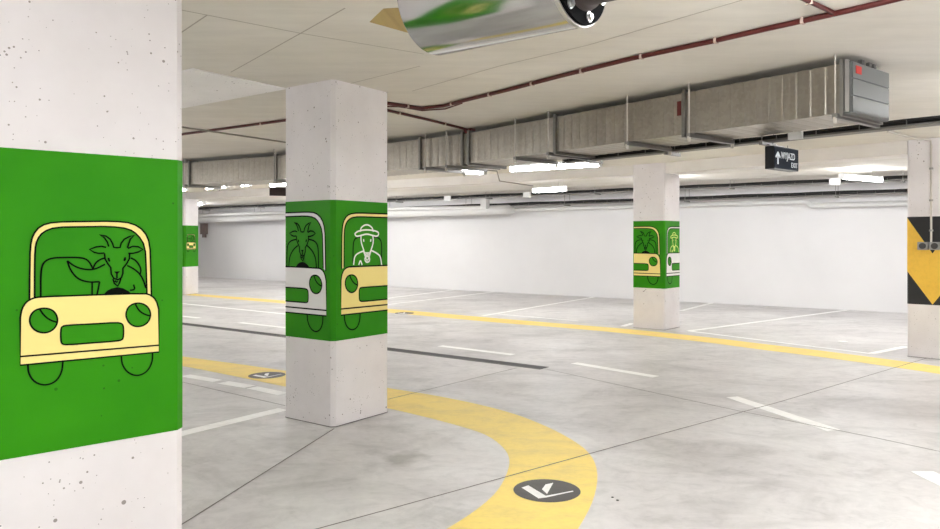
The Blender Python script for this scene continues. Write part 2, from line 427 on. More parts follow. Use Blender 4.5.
def column(label, Fc, a, b, la, lb, ch=.035, band=(BZ0, BZ1)):
    c = Vector(Fc)+Vector(a)*la/2+Vector(b)*lb/2
    t = thing('concrete_column', (c.x, c.y, 0), label, 'column', 'painted concrete columns')
    mb = MB(); mb.prism(footprint(Fc, a, b, la, lb, ch), 0.0005, CEIL-.0005); mb.build('shaft', M['column'], t)
    mb = MB(); mb.prism(footprint(Fc, a, b, la, lb, ch, .004), 0.0024, .007); mb.build('base_joint', M['seam'], t)
    mb = MB(); mb.prism(footprint(Fc, a, b, la, lb, ch, .003), band[0], band[1]); mb.build('painted_band', M['green'], t)
    return t
# left column (its far right corner is LE)
colL = column('large near column at the left edge with a goat driving a cream car', LE-LA*LW, LA, LB, LW, .75, .03, (.714, 1.831))
draw(colL, faceL, 'r', CR, 1, 1, ZB, 'cream', 'goat', .0062)
# middle column
MA, MBd = Vector((.588, .809)), Vector((-.809, .588)); MF = Vector((-1.093, 5.785))
colM = column('middle column in front of the yellow curve with a white car and a cream car', MF, MA, MBd, .665, .60, .03)
fML = Face(MF+MBd*.60, -MBd, -MA, .03, .60-.03); fMR = Face(MF, MA, -MBd, .03, .665-.03)
SC = lambda x, y: fMR.px(330+x/3.532, 195+y/3.532)
scs = lambda l: [SC(*p) for p in l]
SHEEP = dict(
 seat=[smooth(scs(l)) for l in ([(80,240),(80,170),(88,152),(106,148)], [(180,240),(182,172),(174,152),(152,148)])],
 lines=[smooth(scs(l)) for l in ([(105,130),(109,113),(128,103),(147,113),(152,130)], [(88,135),(98,127),(128,122),(162,127),(172,135),(166,147),(150,143),(128,137),(108,143),(92,147),(86,138),(88,135)],
   [(108,145),(108,165),(116,190),(122,208),(130,216),(138,207),(147,185),(152,165),(150,144)], [(82,247),(85,216),(100,204),(119,197)], [(181,247),(177,216),(162,204),(143,195)], [(118,200),(130,240),(143,198)],
   [(121,226),(124,219),(130,217),(137,219),(139,226),(137,235),(130,238),(124,235),(121,226)], [(100,247),(106,228),(112,247)])],
 fills=[scs(l) for l in ([(122,202),(138,202),(130,212)], [(115,156),(119,156),(120,165),(116,165)], [(141,156),(145,156),(144,165),(140,165)])])
draw(colM, fML, 'r', fML.ps(326.8), 1.58, 1.59, .75, 'white_paint', 'goat', .0115, None, fML.ps(302.8), .3)
draw(colM, fMR, 'l', fMR.ps(340.6), 1.58, 1.59, .75, 'cream', 'sheep', .0115, lambda l: l, None, .3)
# far column standing free on the right
FA, FB = Vector((.643, .766)), Vector((-.766, .643)); FF = Vector((3.23, 12.03))
colF = column('distant column in the middle of the row, cream car left and white car right', FF, FA, FB, .6, .58, .02)
fFL = Face(FF+FB*.58, -FB, -FA, .02, .56); fFR = Face(FF, FA, -FB, .02, .58)
draw(colF, fFL, 'r', fFL.ps(660.4), 1.58, 1.59, .75, 'cream', 'goat', .013, None, fFL.ps(645.6), .3)
s_off = fFR.ps(666.3) - fMR.ps(340.6)
draw(colF, fFR, 'l', fFR.ps(666.3), 1.58, 1.59, .75, 'white_paint', 'lime', .013, lambda l: [(u+s_off, z) for u, z in l], None, .3)
# distant pillar at the far left
PA, PB = Vector((.24, .971)), Vector((-.971, .24)); PE = Vector((-7.63, 20.4)); PL = .62
colP = column('most distant column, in the gap beside the near left column', PE-PA*PL, PA, PB, PL, .6, .03, (.765, 1.90))
fP = Face(PE, PA, -PB, -PL+.03, -.03)
draw(colP, fP, 'r', fP.ps(195.6), .85, .8, 1.17, 'cream', 'goat', .012)
# right column with hazard chevron
RB = Vector((-.732, .681)); RA = Vector((.681, .732)); RL = Vector((5.627, 9.33)); RW = .56
RF = RL - RB*RW
c = RF+RA*.3+RB*RW/2
colR = thing('concrete_column', (c.x, c.y, 0), 'column at the right edge with a black and yellow hazard chevron', 'column', 'painted concrete columns')
mb = MB(); mb.prism(footprint(RF, RA, RB, .6, RW, .02), .0005, CEIL-.0005); mb.build('shaft', M['column'], colR)
mb = MB(); mb.prism(footprint(RF, RA, RB, .6, RW, .02, .004), .0024, .007); mb.build('base_joint', M['seam'], colR)
mb = MB(); mb.prism(footprint(RF, RA, RB, .6, RW, .02, .003), .68, 1.797); mb.build('hazard_band', M['haz_black'], colR)
fR = Face(RL, -RB, -RA, .0, RW)
mb = MB(); mb.flat = True
h = RW/2
fill(mb, fR, [(0, 1.785), (h, 1.33), (RW, 1.785), (RW, 1.10), (h, .685), (0, 1.10)], .0042, 0); mb.build('chevron', M['haz_yellow'], colR)
# column behind the viewer, seen only in reflection
column('column behind the viewpoint', (-3.6, -1.9), LA, LB, .6, .6)

# ------------------------------------------------------------------ beams
def beam(a0, a1, w, nrm, z0, label):
    a0, a1, nrm = Vector(a0), Vector(a1), Vector(nrm).normalized()
    mb = MB(); mb.prism([tuple(a0), tuple(a1), tuple(a1+nrm*w), tuple(a0+nrm*w)], z0, CEIL-.0005)
    return tag(mb.build('ceiling_beam', M['beam']), label, 'beam', 'concrete ceiling beams')
o_ = .006
beam(Vector(RL)+RA*o_+RB*.004, FF-FB*.004+FA*.02, .46, RA, 2.608, 'white concrete beam between the distant and the hazard striped column')
d1 = FF+FB*.584+FA*.02
beam(d1, PE-PA*PL-PB*.004+PA*.05, .46, (.6, .8), 2.612, 'white concrete beam running left from the distant column')

# ------------------------------------------------------------------ floor markings
def strip(name, pts, w, m, label, cat, group=None, z=.0014):
    P = [Vector(fl(*p)) for p in pts]; L = []; R = []
    for i, p in enumerate(P):
        d = (P[min(i+1, len(P)-1)]-P[max(i-1, 0)]).normalized(); n = Vector((-d.y, d.x))*w/2
        L.append(p+n); R.append(p-n)
    mb = MB(); mb.prism([tuple(p) for p in L + R[::-1]], .0003, z)
    return tag(mb.build(name, m), label, cat, group)
def band(name, up, lo, m, label):
    U = [fl(*p) for p in up]; Lo = [fl(*p) for p in lo]
    def dense(P): 
        return smooth(P, 2)
    U, Lo = dense(U), dense(Lo)
    n = 90
    def res(P):
        P = [Vector(p) for p in P]; d = [0]
        for a, b in zip(P, P[1:]): d.append(d[-1]+(b-a).length)
        out = []; j = 0
        for k in range(n+1):
            x = d[-1]*k/n
            while j < len(d)-2 and d[j+1] < x: j += 1
            out.append(P[j].lerp(P[j+1], (x-d[j])/max(1e-9, d[j+1]-d[j])))
        return out
    U, Lo = res(U), res(Lo); mb = MB()
    vs = [(p.x, p.y, .0012) for p in U] + [(p.x, p.y, .0012) for p in Lo] + [(p.x, p.y, .0002) for p in U] + [(p.x, p.y, .0002) for p in Lo]
    N = n+1; fs = []
    for i in range(n): fs += [[i, N+i, N+i+1, i+1], [2*N+i, 2*N+i+1, 3*N+i+1, 3*N+i], [i, i+1, 2*N+i+1, 2*N+i], [N+i, 3*N+i, 3*N+i+1, N+i+1]]
    fs += [[0, 2*N, 3*N, N], [n, N+n, 3*N+n, 2*N+n]]
    mb.add(vs, fs)
    return tag(mb.build(name, m), label, 'floor marking')
band('yellow_line', [(90,344),(183,356.5),(285.5,370.4),(387,388),(444,396.7),(507.8,411),(549,427),(578,443),(592.4,455.8),(598.5,473),(595,497),(584,520),(565,548),(530,585),(470,640)],
     [(90,351),(183,366),(231,375.5),(287,387),(387,408),(428,417.5),(466,427.7),(488.6,435.5),(504.6,448),(510.3,459),(508,471.8),(500,488),(488.6,500.5),(469.4,515),(447,529),(405,552),(330,590)], M['yellow'],
     'wide yellow line curving around the foreground past the middle column')
band('yellow_line', [(120,288.7),(183,292.8),(285,300.6),(387,308.5),(500,318.6),(560,323.4),(632,329.2),(709,337.2),(760,343.6),(825,351),(906,361.7),(940,366.4),(1030,381)],
     [(120,290.2),(183,294.8),(285,303.6),(387,312.3),(500,323),(560,327.4),(632,334),(709,342.6),(760,349.6),(825,357.4),(906,369),(940,373.8),(1030,390)], M['yellow'],
     'long yellow line across the aisle before the distant and the hazard striped column')
WL = [
 ('lane_dash', [(440,345.9),(513,354.7)], .12, 'short white dash just beyond the drain grate, left of centre'),
 ('lane_dash', [(574,363),(656,376.8)], .12, 'short white dash at centre right, in front of the distant column'),
 ('lane_dash', [(732,397),(834,430.5)], .13, 'white dash on the aisle crossed by a saw cut, right foreground'),
 ('lane_dash', [(922,471.5),(985,502)], .15, 'white dash running out of the picture at lower right'),
 ('lane_dash', [(240,322.6),(300,329.3)], .12, 'white dash beyond the drain left of the middle column'),
 ('lane_dash', [(150,313),(199,318)], .12, 'white dash beside the far end of the drain by the near left column'),
 ('stall_line', [(483,315.8),(600.5,296)], .10, 'white bay line from the far yellow line to the wall at picture centre'),
 ('stall_line', [(380,305.5),(510,290)], .10, 'white bay line just right of the middle column, nearer one'),
 ('stall_line', [(380,299.2),(465,288.5)], .10, 'white bay line just right of the middle column, farther one'),
 ('stall_line', [(689,331),(849,309.8)], .10, 'long white bay line between the distant and the hazard striped column'),
 ('stall_line', [(871,353.6),(930,342)], .10, 'white bay line meeting the hazard striped column'),
 ('stall_line', [(660,316),(716,302)], .10, 'white bay line emerging from behind the distant column'),
 ('stall_line', [(622,326.4),(645,320)], .10, 'short white bay line at the left foot of the distant column'),
 ('bay_edge_line', [(689,331),(760,340),(871,353.6)], .07, 'thin white line along the far yellow line, right of distant column'),
 ('bay_edge_line', [(498,314),(540,317.7),(578,320.8)], .06, 'thin white line along the far yellow line, at picture centre'),
 ('bay_edge_line', [(150,300.5),(185,303.8),(300,315.5)], .12, 'white line parallel to the far yellow line, left of middle column'),
 ('bay_line', [(130,447),(183.4,433.2),(283,409.2)], .13, 'white bay line leading to the left foot of the middle column'),
 ('bay_edge_line', [(185,375.5),(217.5,381)], .13, 'worn white dash beside the yellow line next to the left column'),
 ('bay_edge_line', [(223,382.4),(250,386.8)], .15, 'worn white dash in front of the round marking left of middle column'),
 ('bay_edge_line', [(252,387.5),(283,394)], .13, 'worn white dash touching the left side of the middle column'),
]
for nm, pts, w, lab in WL:
    if nm == 'stall_line' and pts[1] == (645, 320): pts = [(622, 326.4), (632.5, 323.4)]
    if nm == 'stall_line' and pts[0] == (660, 316): pts = [(681, 310.8), (716, 302)]
    if nm == 'stall_line' and pts[1] == (930, 342): pts = [(871, 353.6), (906, 346.6)]
    strip(nm, pts, w, M['road_white'], lab, 'floor marking', 'white floor lines', .0018 if nm != 'bay_edge_line' else .0015)
# round black direction markings
def gp(x, y): return fl(500+x/8.82, 455+y/8.82)
dc = Vector(gp(413, 313))
disc_me = None
def disc(c, rot, label):
    t = thing('arrow_marking', (c[0], c[1], 0), label, 'floor marking', 'round arrow markings on the yellow lines')
    mb = MB(); n = 48
    mb.prism([(c[0]+.2*math.cos(2*math.pi*k/n), c[1]+.2*math.sin(2*math.pi*k/n)) for k in range(n)], .0013, .0019); mb.build('black_disc', M['disc'], t)
    mb = MB()
    for poly in ([(190,290),(250,270),(402,362),(400,378),(340,386)], [(370,305),(402,262),(470,248),(415,347)], [(398,364),(640,318),(650,324),(400,379)]):
        P = []
        for q in poly:
            d = Vector(gp(*q))-dc; P.append((c[0]+d.x*math.cos(rot)-d.y*math.sin(rot), c[1]+d.x*math.sin(rot)+d.y*math.cos(rot)))
        mb.prism(P, .0019, .0023)
    mb.build('arrow', M['road_white'], t)
disc(dc, 0, 'round black marking with a white arrow on the near yellow curve')
disc(fl(267, 375.3), math.radians(28), 'round black marking with a white arrow left of the middle column')
disc(fl(404.5, 313.2), math.radians(20), 'round black marking on the far yellow line right of the middle column')

# drain grate
pa, pb = Vector(fl(60, 308.6)), Vector(fl(544.5, 368.3)); d = (pb-pa).normalized(); n = Vector((-d.y, d.x)); Lg = (pb-pa).length
t_ = thing('drain_grate', (pa.x+d.x*Lg/2, pa.y+d.y*Lg/2, 0), 'long dark linear drain grate crossing behind the middle column', 'drain')
mb = MB(); mb.obox((*(pa+pb)/2, .001), (d.x, d.y, 0), (n.x, n.y, 0), (0, 0, 1), Lg/2, .085, .0005); mb.build('channel', M['cable'], t_)
mb = MB()
for s in (-1, 1): mb.obox((*((pa+pb)/2+n*.085*s), .0022), (d.x, d.y, 0), (n.x, n.y, 0), (0, 0, 1), Lg/2, .012, .002)
mb.build('frame', M['grate_frame'], t_)
k = 0
while k*.5 < Lg-.01:
    mb = MB(); a = k*.5; b = min(Lg, a+.495)
    for i in range(12):
        x = a + (b-a)*(i+.5)/12; mb.obox((*(pa+d*x), .0025), (d.x, d.y, 0), (n.x, n.y, 0), (0, 0, 1), (b-a)/24*.62, .073, .0015)
    mb.build('grate_panel', M['grate'], t_); k += 1
# little round floor cap in the far bay
mb = MB(); c = fl(843, 341.5); mb.tube([(c[0], c[1], .0003), (c[0], c[1], .004)], .07, 20)
tag(mb.build('floor_drain', M['road_white']), 'small round cap in the floor of the far right bay', 'drain')
for px, py in ((612.5, 497.5), (617.5, 500.5)):
    mb = MB(); c = fl(px, py); mb.tube([(c[0], c[1], .0003), (c[0], c[1], .003)], .008, 10)
    tag(mb.build('floor_stud', M['cable']), 'tiny dark stud in the floor right of the yellow curve, %s of the pair' % ('left' if px < 615 else 'right'), 'stud', 'pair of floor studs')

# ------------------------------------------------------------------ jet fan on the ceiling
A0, B0 = Vector((-.141, 2.92, 2.46)), Vector((.40, 2.517, 2.46)); ad = (B0-A0).normalized(); A0 = A0-ad*.02; B0 = B0-ad*.03
fan = thing('jet_fan', (.3, 2.6, 2.2), 'big shiny cylindrical jet fan hanging from the ceiling at top centre', 'fan')
mb = MB(); mb.tube([A0, A0+ad*.004, B0-ad*.012], [.2085, .21, .21], 96); mb.build('drum', M['drum'], fan)
mb = MB(); mb.tube([B0-ad*.012, B0+ad*.004], .213, 96); mb.build('rim', M['rim'], fan)
mb = MB(); mb.tube([B0+ad*.003, B0+ad*.016], .206, 96); cap = mb.build('end_cap', M['black_cap'], fan)
side = Vector((0, 0, 1)).cross(ad).normalized()
for k in range(8):
    th = 2*math.pi*k/8+.3; p = B0+ad*.016+(side*math.cos(th)+Vector((0, 0, 1))*math.sin(th))*.178
    mb = MB(); mb.tube([p, p+ad*.004], .019, 14); mb.tube([p+ad*.004, p+ad*.014], .012, 6); mb.build('bolt', M['bolt'], cap)
mb = MB(); mb.tube([B0+ad*.014, B0+ad*.03, B0+ad*.03, B0+ad*.75], [.16, .155, .142, .142], 64); mb.build('motor_tube', M['dark_steel'], fan)
for q in (A0+ad*.15, B0-ad*.12, B0+ad*.6):
    for k in (-.16, .16):
        mb = MB(); mb.bar(q+side*k+Vector((0, 0, .1 if q.x < .5 else -.02)), Vector((q.x, q.y, CEIL-.001))+side*k, .03, .005, ad); mb.build('hanger', M['strut'], fan)
R1, R2 = Vector((-.270, 2.79, 2.392)), Vector((-.225, 2.85, 2.312))
R1o, R2o = Vector(at(383, 9, 2.98)), Vector(at(370, 21.6, 3.04))
pn = (R2-R1).cross(R2o-R1); ry = Vector(at(383, 9, 1.0))-Vector((0, 0, EYE)); R1o = Vector((0, 0, EYE))+ry*((R1-Vector((0, 0, EYE))).dot(pn)/ry.dot(pn)); inn = Vector((.02, .03, .004))
mb = MB(); nn = (R1o-R1).cross(R2-R1).normalized()*.004
mb.add([R1+nn, R1o+nn, R2o+nn, R2+nn, R1-nn, R1o-nn, R2o-nn, R2-nn], [[0,1,2,3],[4,7,6,5],[0,4,5,1],[1,5,6,2],[2,6,7,3],[3,7,4,0]])
mb.build('deflector', M['tan'], fan)

# ------------------------------------------------------------------ ventilation duct
DZ0, DZ1 = 2.38, 2.722
DP = [Vector(p) for p in ((2.575, 5.026), (-.046, 8.343), (-1.7, 9.72), (-2.9, 10.6), (-6.6, 12.65))]
dw = .58
def right_of(i):                                 # far-side offset at path vertex (mitred)
    def nrm(a, b): d = (b-a).normalized(); n = Vector((d.y, -d.x)); return n if n.y > 0 else -n
    ns = []
    if i > 0: ns.append(nrm(DP[i-1], DP[i]))
    if i < len(DP)-1: ns.append(nrm(DP[i], DP[i+1]))
    m_ = sum(ns, Vector((0, 0))).normalized(); return m_*dw/max(.3, m_.dot(ns[0]))
duct = thing('ventilation_duct', (1.2, 7.0, DZ0), 'long rectangular galvanised ventilation duct hung under the ceiling', 'duct')
def duct_pos(px):                                # front edge position along the path seen at a picture column
    k = (px-CX)/F
    for i in range(len(DP)-1):
        a, b = DP[i], DP[i+1]; d = b-a; den = d.x-k*d.y
        u = (k*a.y-a.x)/den
        if -1e-6 <= u <= 1: return i, u
    return None
def dsec(i, u0, u1):
    f0, f1 = DP[i].lerp(DP[i+1], u0), DP[i].lerp(DP[i+1], u1)
    g0, g1 = DP[i]+right_of(i), DP[i+1]+right_of(i+1)
    b0, b1 = g0.lerp(g1, u0), g0.lerp(g1, u1); L = (f1-f0).length
    mb = MB(); N = max(1, int(round(L/.11))); rings = []
    def ring(u, ins):
        f, b = f0.lerp(f1, u), b0.lerp(b1, u); dd = (b-f).normalized()*ins
        return [(*(f+dd), DZ0+ins), (*(b-dd), DZ0+ins), (*(b-dd), DZ1-ins), (*(f+dd), DZ1-ins)]
    e = .010/L
    for k in range(N):
        u, v = k/N, (k+1)/N
        rings += [ring(u, .003 if k else 0), ring(u+e, 0), ring((u+v)/2, -.0018), ring(v-e, 0)]
    rings.append(ring(1, 0))
    vs = [p for r in rings for p in r]
    fs = [[j*4+q, j*4+(q+1) % 4, j*4+4+(q+1) % 4, j*4+4+q] for j in range(len(rings)-1) for q in range(4)]
    fs += [[0, 1, 2, 3], [len(vs)-4, len(vs)-1, len(vs)-2, len(vs)-3]]
    mb.add(vs, fs); mb.build('duct_section', M['galv'], duct)
def dflange(i, u, wid=.03, out=.028):
    f = DP[i].lerp(DP[i+1], u); b = (DP[i]+right_of(i)).lerp(DP[i+1]+right_of(i+1), u)
    d = (DP[i+1]-DP[i]).normalized(); dd = (b-f).normalized()
    mb = MB(); D3 = (d.x, d.y, 0); E3 = Vector((dd.x, dd.y, 0)); up = Vector((0, 0, 1)); w = (b-f).length
    f3 = Vector((f.x, f.y, 0)); b3 = Vector((b.x, b.y, 0)); zm = (DZ0+DZ1)/2; hh = (DZ1-DZ0)/2
    mb.obox(f3-E3*out/2+up*zm, D3, E3, up, wid/2, out/2, hh+out); mb.obox(b3+E3*out/2+up*zm, D3, E3, up, wid/2, out/2, hh+out)
    m3 = (f3+b3)/2
    mb.obox(m3+up*(DZ0-out/2), D3, E3, up, wid/2, w/2, out/2); mb.obox(m3+up*(DZ1+out/2), D3, E3, up, wid/2, w/2, out/2)
    mb.build('flange', M['galv_dark'], duct)
def dhanger(i, u, far=True):
    f = DP[i].lerp(DP[i+1], u); b = (DP[i]+right_of(i)).lerp(DP[i+1]+right_of(i+1), u); dd = (b-f).normalized()
    f, b = f-dd*.055, b+dd*.055
    h_ = thing_part('hanger', duct)
    mb = MB(); mb.bar((f.x, f.y, DZ0-.022), (b.x, b.y, DZ0-.022), .035, .035); mb.build('cross_bar', M['strut'], h_)
    for q in (f+dd*.012, b-dd*.012)[:1 if far is False else 2]:
        mb = MB(); mb.tube([(q.x, q.y, DZ0-.075), (q.x, q.y, CEIL-.001)], .006, 8); mb.tube([(q.x, q.y, DZ0-.072), (q.x, q.y, DZ0-.03)], .016, 6); mb.build('threaded_rod', M['conduit'], h_)
def thing_part(name, parent):
    o = bpy.data.objects.new(name, None); COL.objects.link(o); o.parent = parent; o['_o'] = list(parent['_o']); o.empty_display_size = .05
    return o
cuts = [0, duct_pos(685)[1], duct_pos(556)[1], 1]
for a, b in zip(cuts, cuts[1:]): dsec(0, a, b)
for i in (1, 2, 3): dsec(i, 0, 1)
for px in (685, 556): dflange(0, duct_pos(px)[1])
dflange(0, .985); dflange(1, .02); i, u = duct_pos(421); dflange(i, u); dflange(2, .02); i, u = duct_pos(190); dflange(i, u); i, u = duct_pos(276); dflange(i, u)
for px in (838, 692, 630, 551, 518, 428, 449, 278, 187):
    i, u = duct_pos(px); dhanger(i, u, px != 838)
# fire damper on the open end
d = (DP[0]-DP[1]).normalized(); e = right_of(0).normalized(); E3 = Vector((e.x, e.y, 0)); D3 = Vector((d.x, d.y, 0)); up = Vector((0, 0, 1))
c0 = Vector((*DP[0], 0)) + E3*dw/2 + up*(DZ0+DZ1)/2
dam = thing_part('fire_damper', duct)
mb = MB(); mb.obox(c0+D3*.012, D3, E3, up, .012, dw/2+.03, .195); mb.build('collar', M['strut'], dam)
mb = MB(); mb.obox(c0+D3*.045, D3, E3, up, .022, dw/2+.012, .178); mb.build('casing', M['damper'], dam)
for k, (z0, z1) in enumerate(((-.172, -.062), (-.054, .056), (.064, .172))):
    mb = MB(); mb.obox(c0+D3*.072+up*(z0+z1)/2, D3, E3, up, .005, dw/2, (z1-z0)/2); mb.build('blade', M['damper'], dam)
mb = MB(); mb.obox(c0+D3*.078-E3*(dw/2-.085)+up*.125, D3, E3, up, .002, .042, .027); mb.build('warning_label', M['red_label'], dam)
mb = MB(); mb.bar(c0+D3*.04-E3*(dw/2+.02)-up*.17, c0+D3*.04-E3*(dw/2+.02)+up*.19, .03, .03); mb.build('edge_profile', M['strut'], dam)
for s in (-.1, .02, .1): mb = MB(); mb.obox(c0+D3*.05+E3*s+up*.2, D3, E3, up, .012, .02, .014); mb.build('clamp', M['galv_dark'], dam)
i, u = duct_pos(679.5); f = DP[0].lerp(DP[1], u); mb = MB(); mb.obox((f.x-e.x*.005, f.y-e.y*.005, 2.60), D3, E3, up, .018, .004, .06); mb.build('inspection_label', M['darkred_label'], duct)

# ------------------------------------------------------------------ cable tray below the duct
def tray(name, pts, w, h, label, ncab=4, hang=True, step=1.4, group='cable trays', cab_r=.013):
    P = [Vector(p) for p in pts]; mid = P[len(P)//2]
    t = thing(name, tuple(P[0].lerp(P[-1], .5)), label, 'cable tray', group)
    for a, b in zip(P, P[1:]):
        d = (b-a).normalized(); r = d.cross(Vector((0, 0, 1))).normalized()
        mb = MB(); mb.bar(a, b, w, .003)
        for s in (-1, 1): mb.bar(a+r*s*w/2+Vector((0, 0, h*.14)), b+r*s*w/2+Vector((0, 0, h*.14)), .003, h*.28)
        L = (b-a).length; q = .1
        for s in (-1, 1):
            q = .1
            while q < L:
                mb.bar(a+d*q+r*s*(w/2+.003)+Vector((0, 0, 0)), a+d*q+r*s*(w/2+.003)+Vector((0, 0, h*.9)), .014, .004, d); q += .33
        mb.build('tray', M['tray'], t)
        for k in range(ncab):
            o = r*(-w/2+w*(k+.5)/ncab) + Vector((0, 0, cab_r+.004+h*.5*(.5+.5*math.sin(k*2.1)))); n = max(2, int(L/.5))
            mb = MB(); mb.tube([a.lerp(b, j/n)+o+Vector((0, 0, .006*math.sin(j*1.7+k))) for j in range(n+1)], cab_r, 8); mb.build('cable', M['cable'], t)
        if hang:
            q = .4
            while q < L:
                c = a+d*q
                if name == 'cable_tray' and group == 'near' and CX+F*c.x/c.y > 845: q += step; continue
                mb = MB(); mb.bar(c-r*(w/2+.06)-Vector((0, 0, .018)), c+r*(w/2+.06)-Vector((0, 0, .018)), .03, .03)
                mb.build('bracket', M['strut'], t)
                for s in (-1, 1): mb = MB(); mb.tube([c+r*s*(w/2+.04)-Vector((0, 0, .03)), Vector((c.x, c.y, CEIL-.001))+r*s*(w/2+.04)], .005, 6); mb.build('rod', M['strut'], t)
                q += step
    return t
TA = lvl(566, 162, 2.36); TB = lvl(940, 122, 2.36); TB = (TB[0]+(TB[0]-TA[0])*.25, TB[1]+(TB[1]-TA[1])*.25)
tray('cable_tray', [(*TA, 2.345), (*TB, 2.345)], .13, .05, 'cable tray with black cables running below and beside the duct', 5, True, .95, 'near')
bpy.data.objects['cable_tray']['group'] = 'cable trays'
k_ = (800.5-CX)/F; td = Vector(TB)-Vector(TA); u_ = (k_*TA[1]-TA[0])/(td.x-k_*td.y); c = Vector((TA[0]+td.x*u_, TA[1]+td.y*u_, 2.372)); td = (Vector(TB)-Vector(TA)).normalized(); tn = Vector((td.y, -td.x)); tn = tn if tn.y < 0 else -tn
mb = MB(); mb.obox(c+Vector((tn.x, tn.y, 0))*.09, (td.x, td.y, 0), (tn.x, tn.y, 0), (0, 0, 1), .055, .02, .04)
tag(mb.build('junction_box', M['lamp_body']), 'white junction box on the cable tray above the exit sign', 'box')

# ------------------------------------------------------------------ exit sign
def text_mesh(body, size, name, m, parent, origin, right, upv, nrm):
    cu = bpy.data.curves.new('txt', 'FONT'); cu.body = body; cu.size = size; cu.extrude = .001; cu.resolution_u = 4
    o = bpy.data.objects.new('txt', cu); COL.objects.link(o)
    bpy.context.view_layer.update()
    dg = bpy.context.evaluated_depsgraph_get(); me = bpy.data.meshes.new_from_object(o.evaluated_get(dg))
    COL.objects.unlink(o); bpy.data.objects.remove(o)
    W = max(v.co.x for v in me.vertices)-min(v.co.x for v in me.vertices); x0 = min(v.co.x for v in me.vertices)
    po = Vector(parent['_o'])
    for v in me.vertices: v.co = Vector(origin)+Vector(right)*(v.co.x-x0)+Vector(upv)*v.co.y+Vector(nrm)*(v.co.z+.0015)-po
    me.materials.clear(); me.materials.append(m); me.name = name
    r = bpy.data.objects.new(name, me); COL.objects.link(r); r.parent = parent; return r, W
p0 = Vector(at(774, 145.5, 6.2)); p1 = Vector(at(798.3, 148, 6.5)); p1.z = p0.z
rt = (p1-p0).normalized(); Ws = (p1-p0).length; bk = Vector((-rt.y, rt.x, 0)); hgt = .195
sg = thing('exit_sign', tuple((p0+p1)/2-Vector((0, 0, hgt))), 'black hanging exit sign with white arrow under the cable tray', 'sign')
up = Vector((0, 0, 1)); fwd = -bk
mb = MB(); mb.obox((p0+p1)/2-up*hgt/2+bk*.04, rt, bk, up, Ws/2, .04, hgt/2); mb.build('case', M['sign_edge'], sg)
mb = MB(); mb.obox((p0+p1)/2-up*hgt/2-bk*.002, rt, bk, up, Ws/2-.006, .002, hgt/2-.006); mb.build('panel', M['sign'], sg)
base = p0+fwd*.004
text_mesh('WYJAZD', .085, 'lettering', M['letters'], sg, base+rt*.118-up*.102, rt*.78, up, fwd)
text_mesh('EXIT', .062, 'lettering', M['letters'], sg, base+rt*(Ws-.145)-up*.168, rt*.95, up, fwd)
mb = MB(); a0 = base+rt*.062-up*.155
mb.bar(a0+fwd*.001, a0+up*.09+fwd*.001, .02, .002, fwd)
for s in (-1, 1):
    mb.bar(a0+up*.102+fwd*.001, a0+up*.058+rt*s*.04+fwd*.001, .018, .002, fwd)
mb.build('arrow', M['letters'], sg)
for q in (.06, Ws-.12):
    mb = MB(); c = p0+rt*q+bk*.04; mb.tube([c, Vector((c.x, c.y, 2.34))], .004, 6); mb.build('hanger', M['strut'], sg)
mb = MB()
q = p0+rt*.03+bk*.04
mb.bar(q+up*.008-rt*.06, q+up*.008+rt*.2, .03, .012)
mb.build('hanger_bar', M['strut'], sg)
# its dark back, another sign further left
p0 = Vector(at(269.5, 187.5, 10.2)); Y2 = 10.2
s2 = thing('exit_sign', (p0.x+.2, p0.y, p0.z-.115), 'dark brown sign box hanging under the duct, left of the middle column', 'sign')
mb = MB(); mb.obox((p0.x+.2, p0.y+.03, p0.z-.058), (.97, .2, 0), (-.2, .97, 0), (0, 0, 1), .2, .03, .058); mb.build('case', M['brown'], s2)
for u, v in ((.06, .01), (.34, .05)): mb = MB(); mb.tube([(p0.x+u, p0.y+v, p0.z-.002), (p0.x+u, p0.y+v, CEIL-.001)], .004, 6); mb.build('hanger', M['strut'], s2)

# ------------------------------------------------------------------ batten lights
def batten(a, b, label, hang=True, w=.06, group='fluorescent batten lights'):
    a, b = Vector(a), Vector(b); d = (b-a).normalized(); m_ = (a+b)/2; L = (b-a).length
    t = thing('batten_light', tuple(m_), label, 'ceiling light', group)
    r = d.cross(Vector((0, 0, 1))).normalized(); up = r.cross(d)
    mb = MB(); mb.obox(m_+up*.032, d, r, up, L/2, w/2*.8, .018); mb.build('housing', M['lamp_body'], t)
    mb = MB(); n = 10; prof = [(w/2*math.cos(math.pi*k/n), -.045*math.sin(math.pi*k/n)) for k in range(n+1)] + [(-w/2, .014), (w/2, .014)]
    prof = prof[::-1]
    vs = [a+d*.012+r*x+up*y for x, y in prof] + [b-d*.012+r*x+up*y for x, y in prof]; k_ = len(prof)
    mb.add(vs, [[i, (i+1) % k_, k_+(i+1) % k_, k_+i] for i in range(k_)] + [list(range(k_))[::-1], list(range(k_, 2*k_))]); mb.build('diffuser', M['tube'], t)
    for p, s in ((a, -1), (b, 1)):
        mb = MB(); mb.obox(p+d*s*.004+up*.005, d, r, up, .01, w/2+.004, .052); mb.build('end_piece', M['lamp_body'], t)
    if hang:
        for u in (.2, .8): c = a.lerp(b, u); mb = MB(); mb.tube([c+up*.048, Vector((c.x, c.y, CEIL-.001))], .004, 6); mb.build('rod', M['conduit'], t)
    return t
def bpx(p, q, z, label, **kw): return batten((*lvl(*p, z), z), (*lvl(*q, z), z), label, **kw)
bpx((511, 168.5), (600, 163), 2.49, 'bright batten light under the duct at picture centre')
bpx((534, 190.5), (565, 189), 2.52, 'bright batten light beyond the beam, below the longer one at centre', w=.1)
bpx((441, 168.8), (482, 171.6), 2.55, 'batten light seen end on under the duct, right of the middle column')
bpx((207, 187.4), (227, 185.6), 2.62, 'batten light in the left gap, under the duct flange')
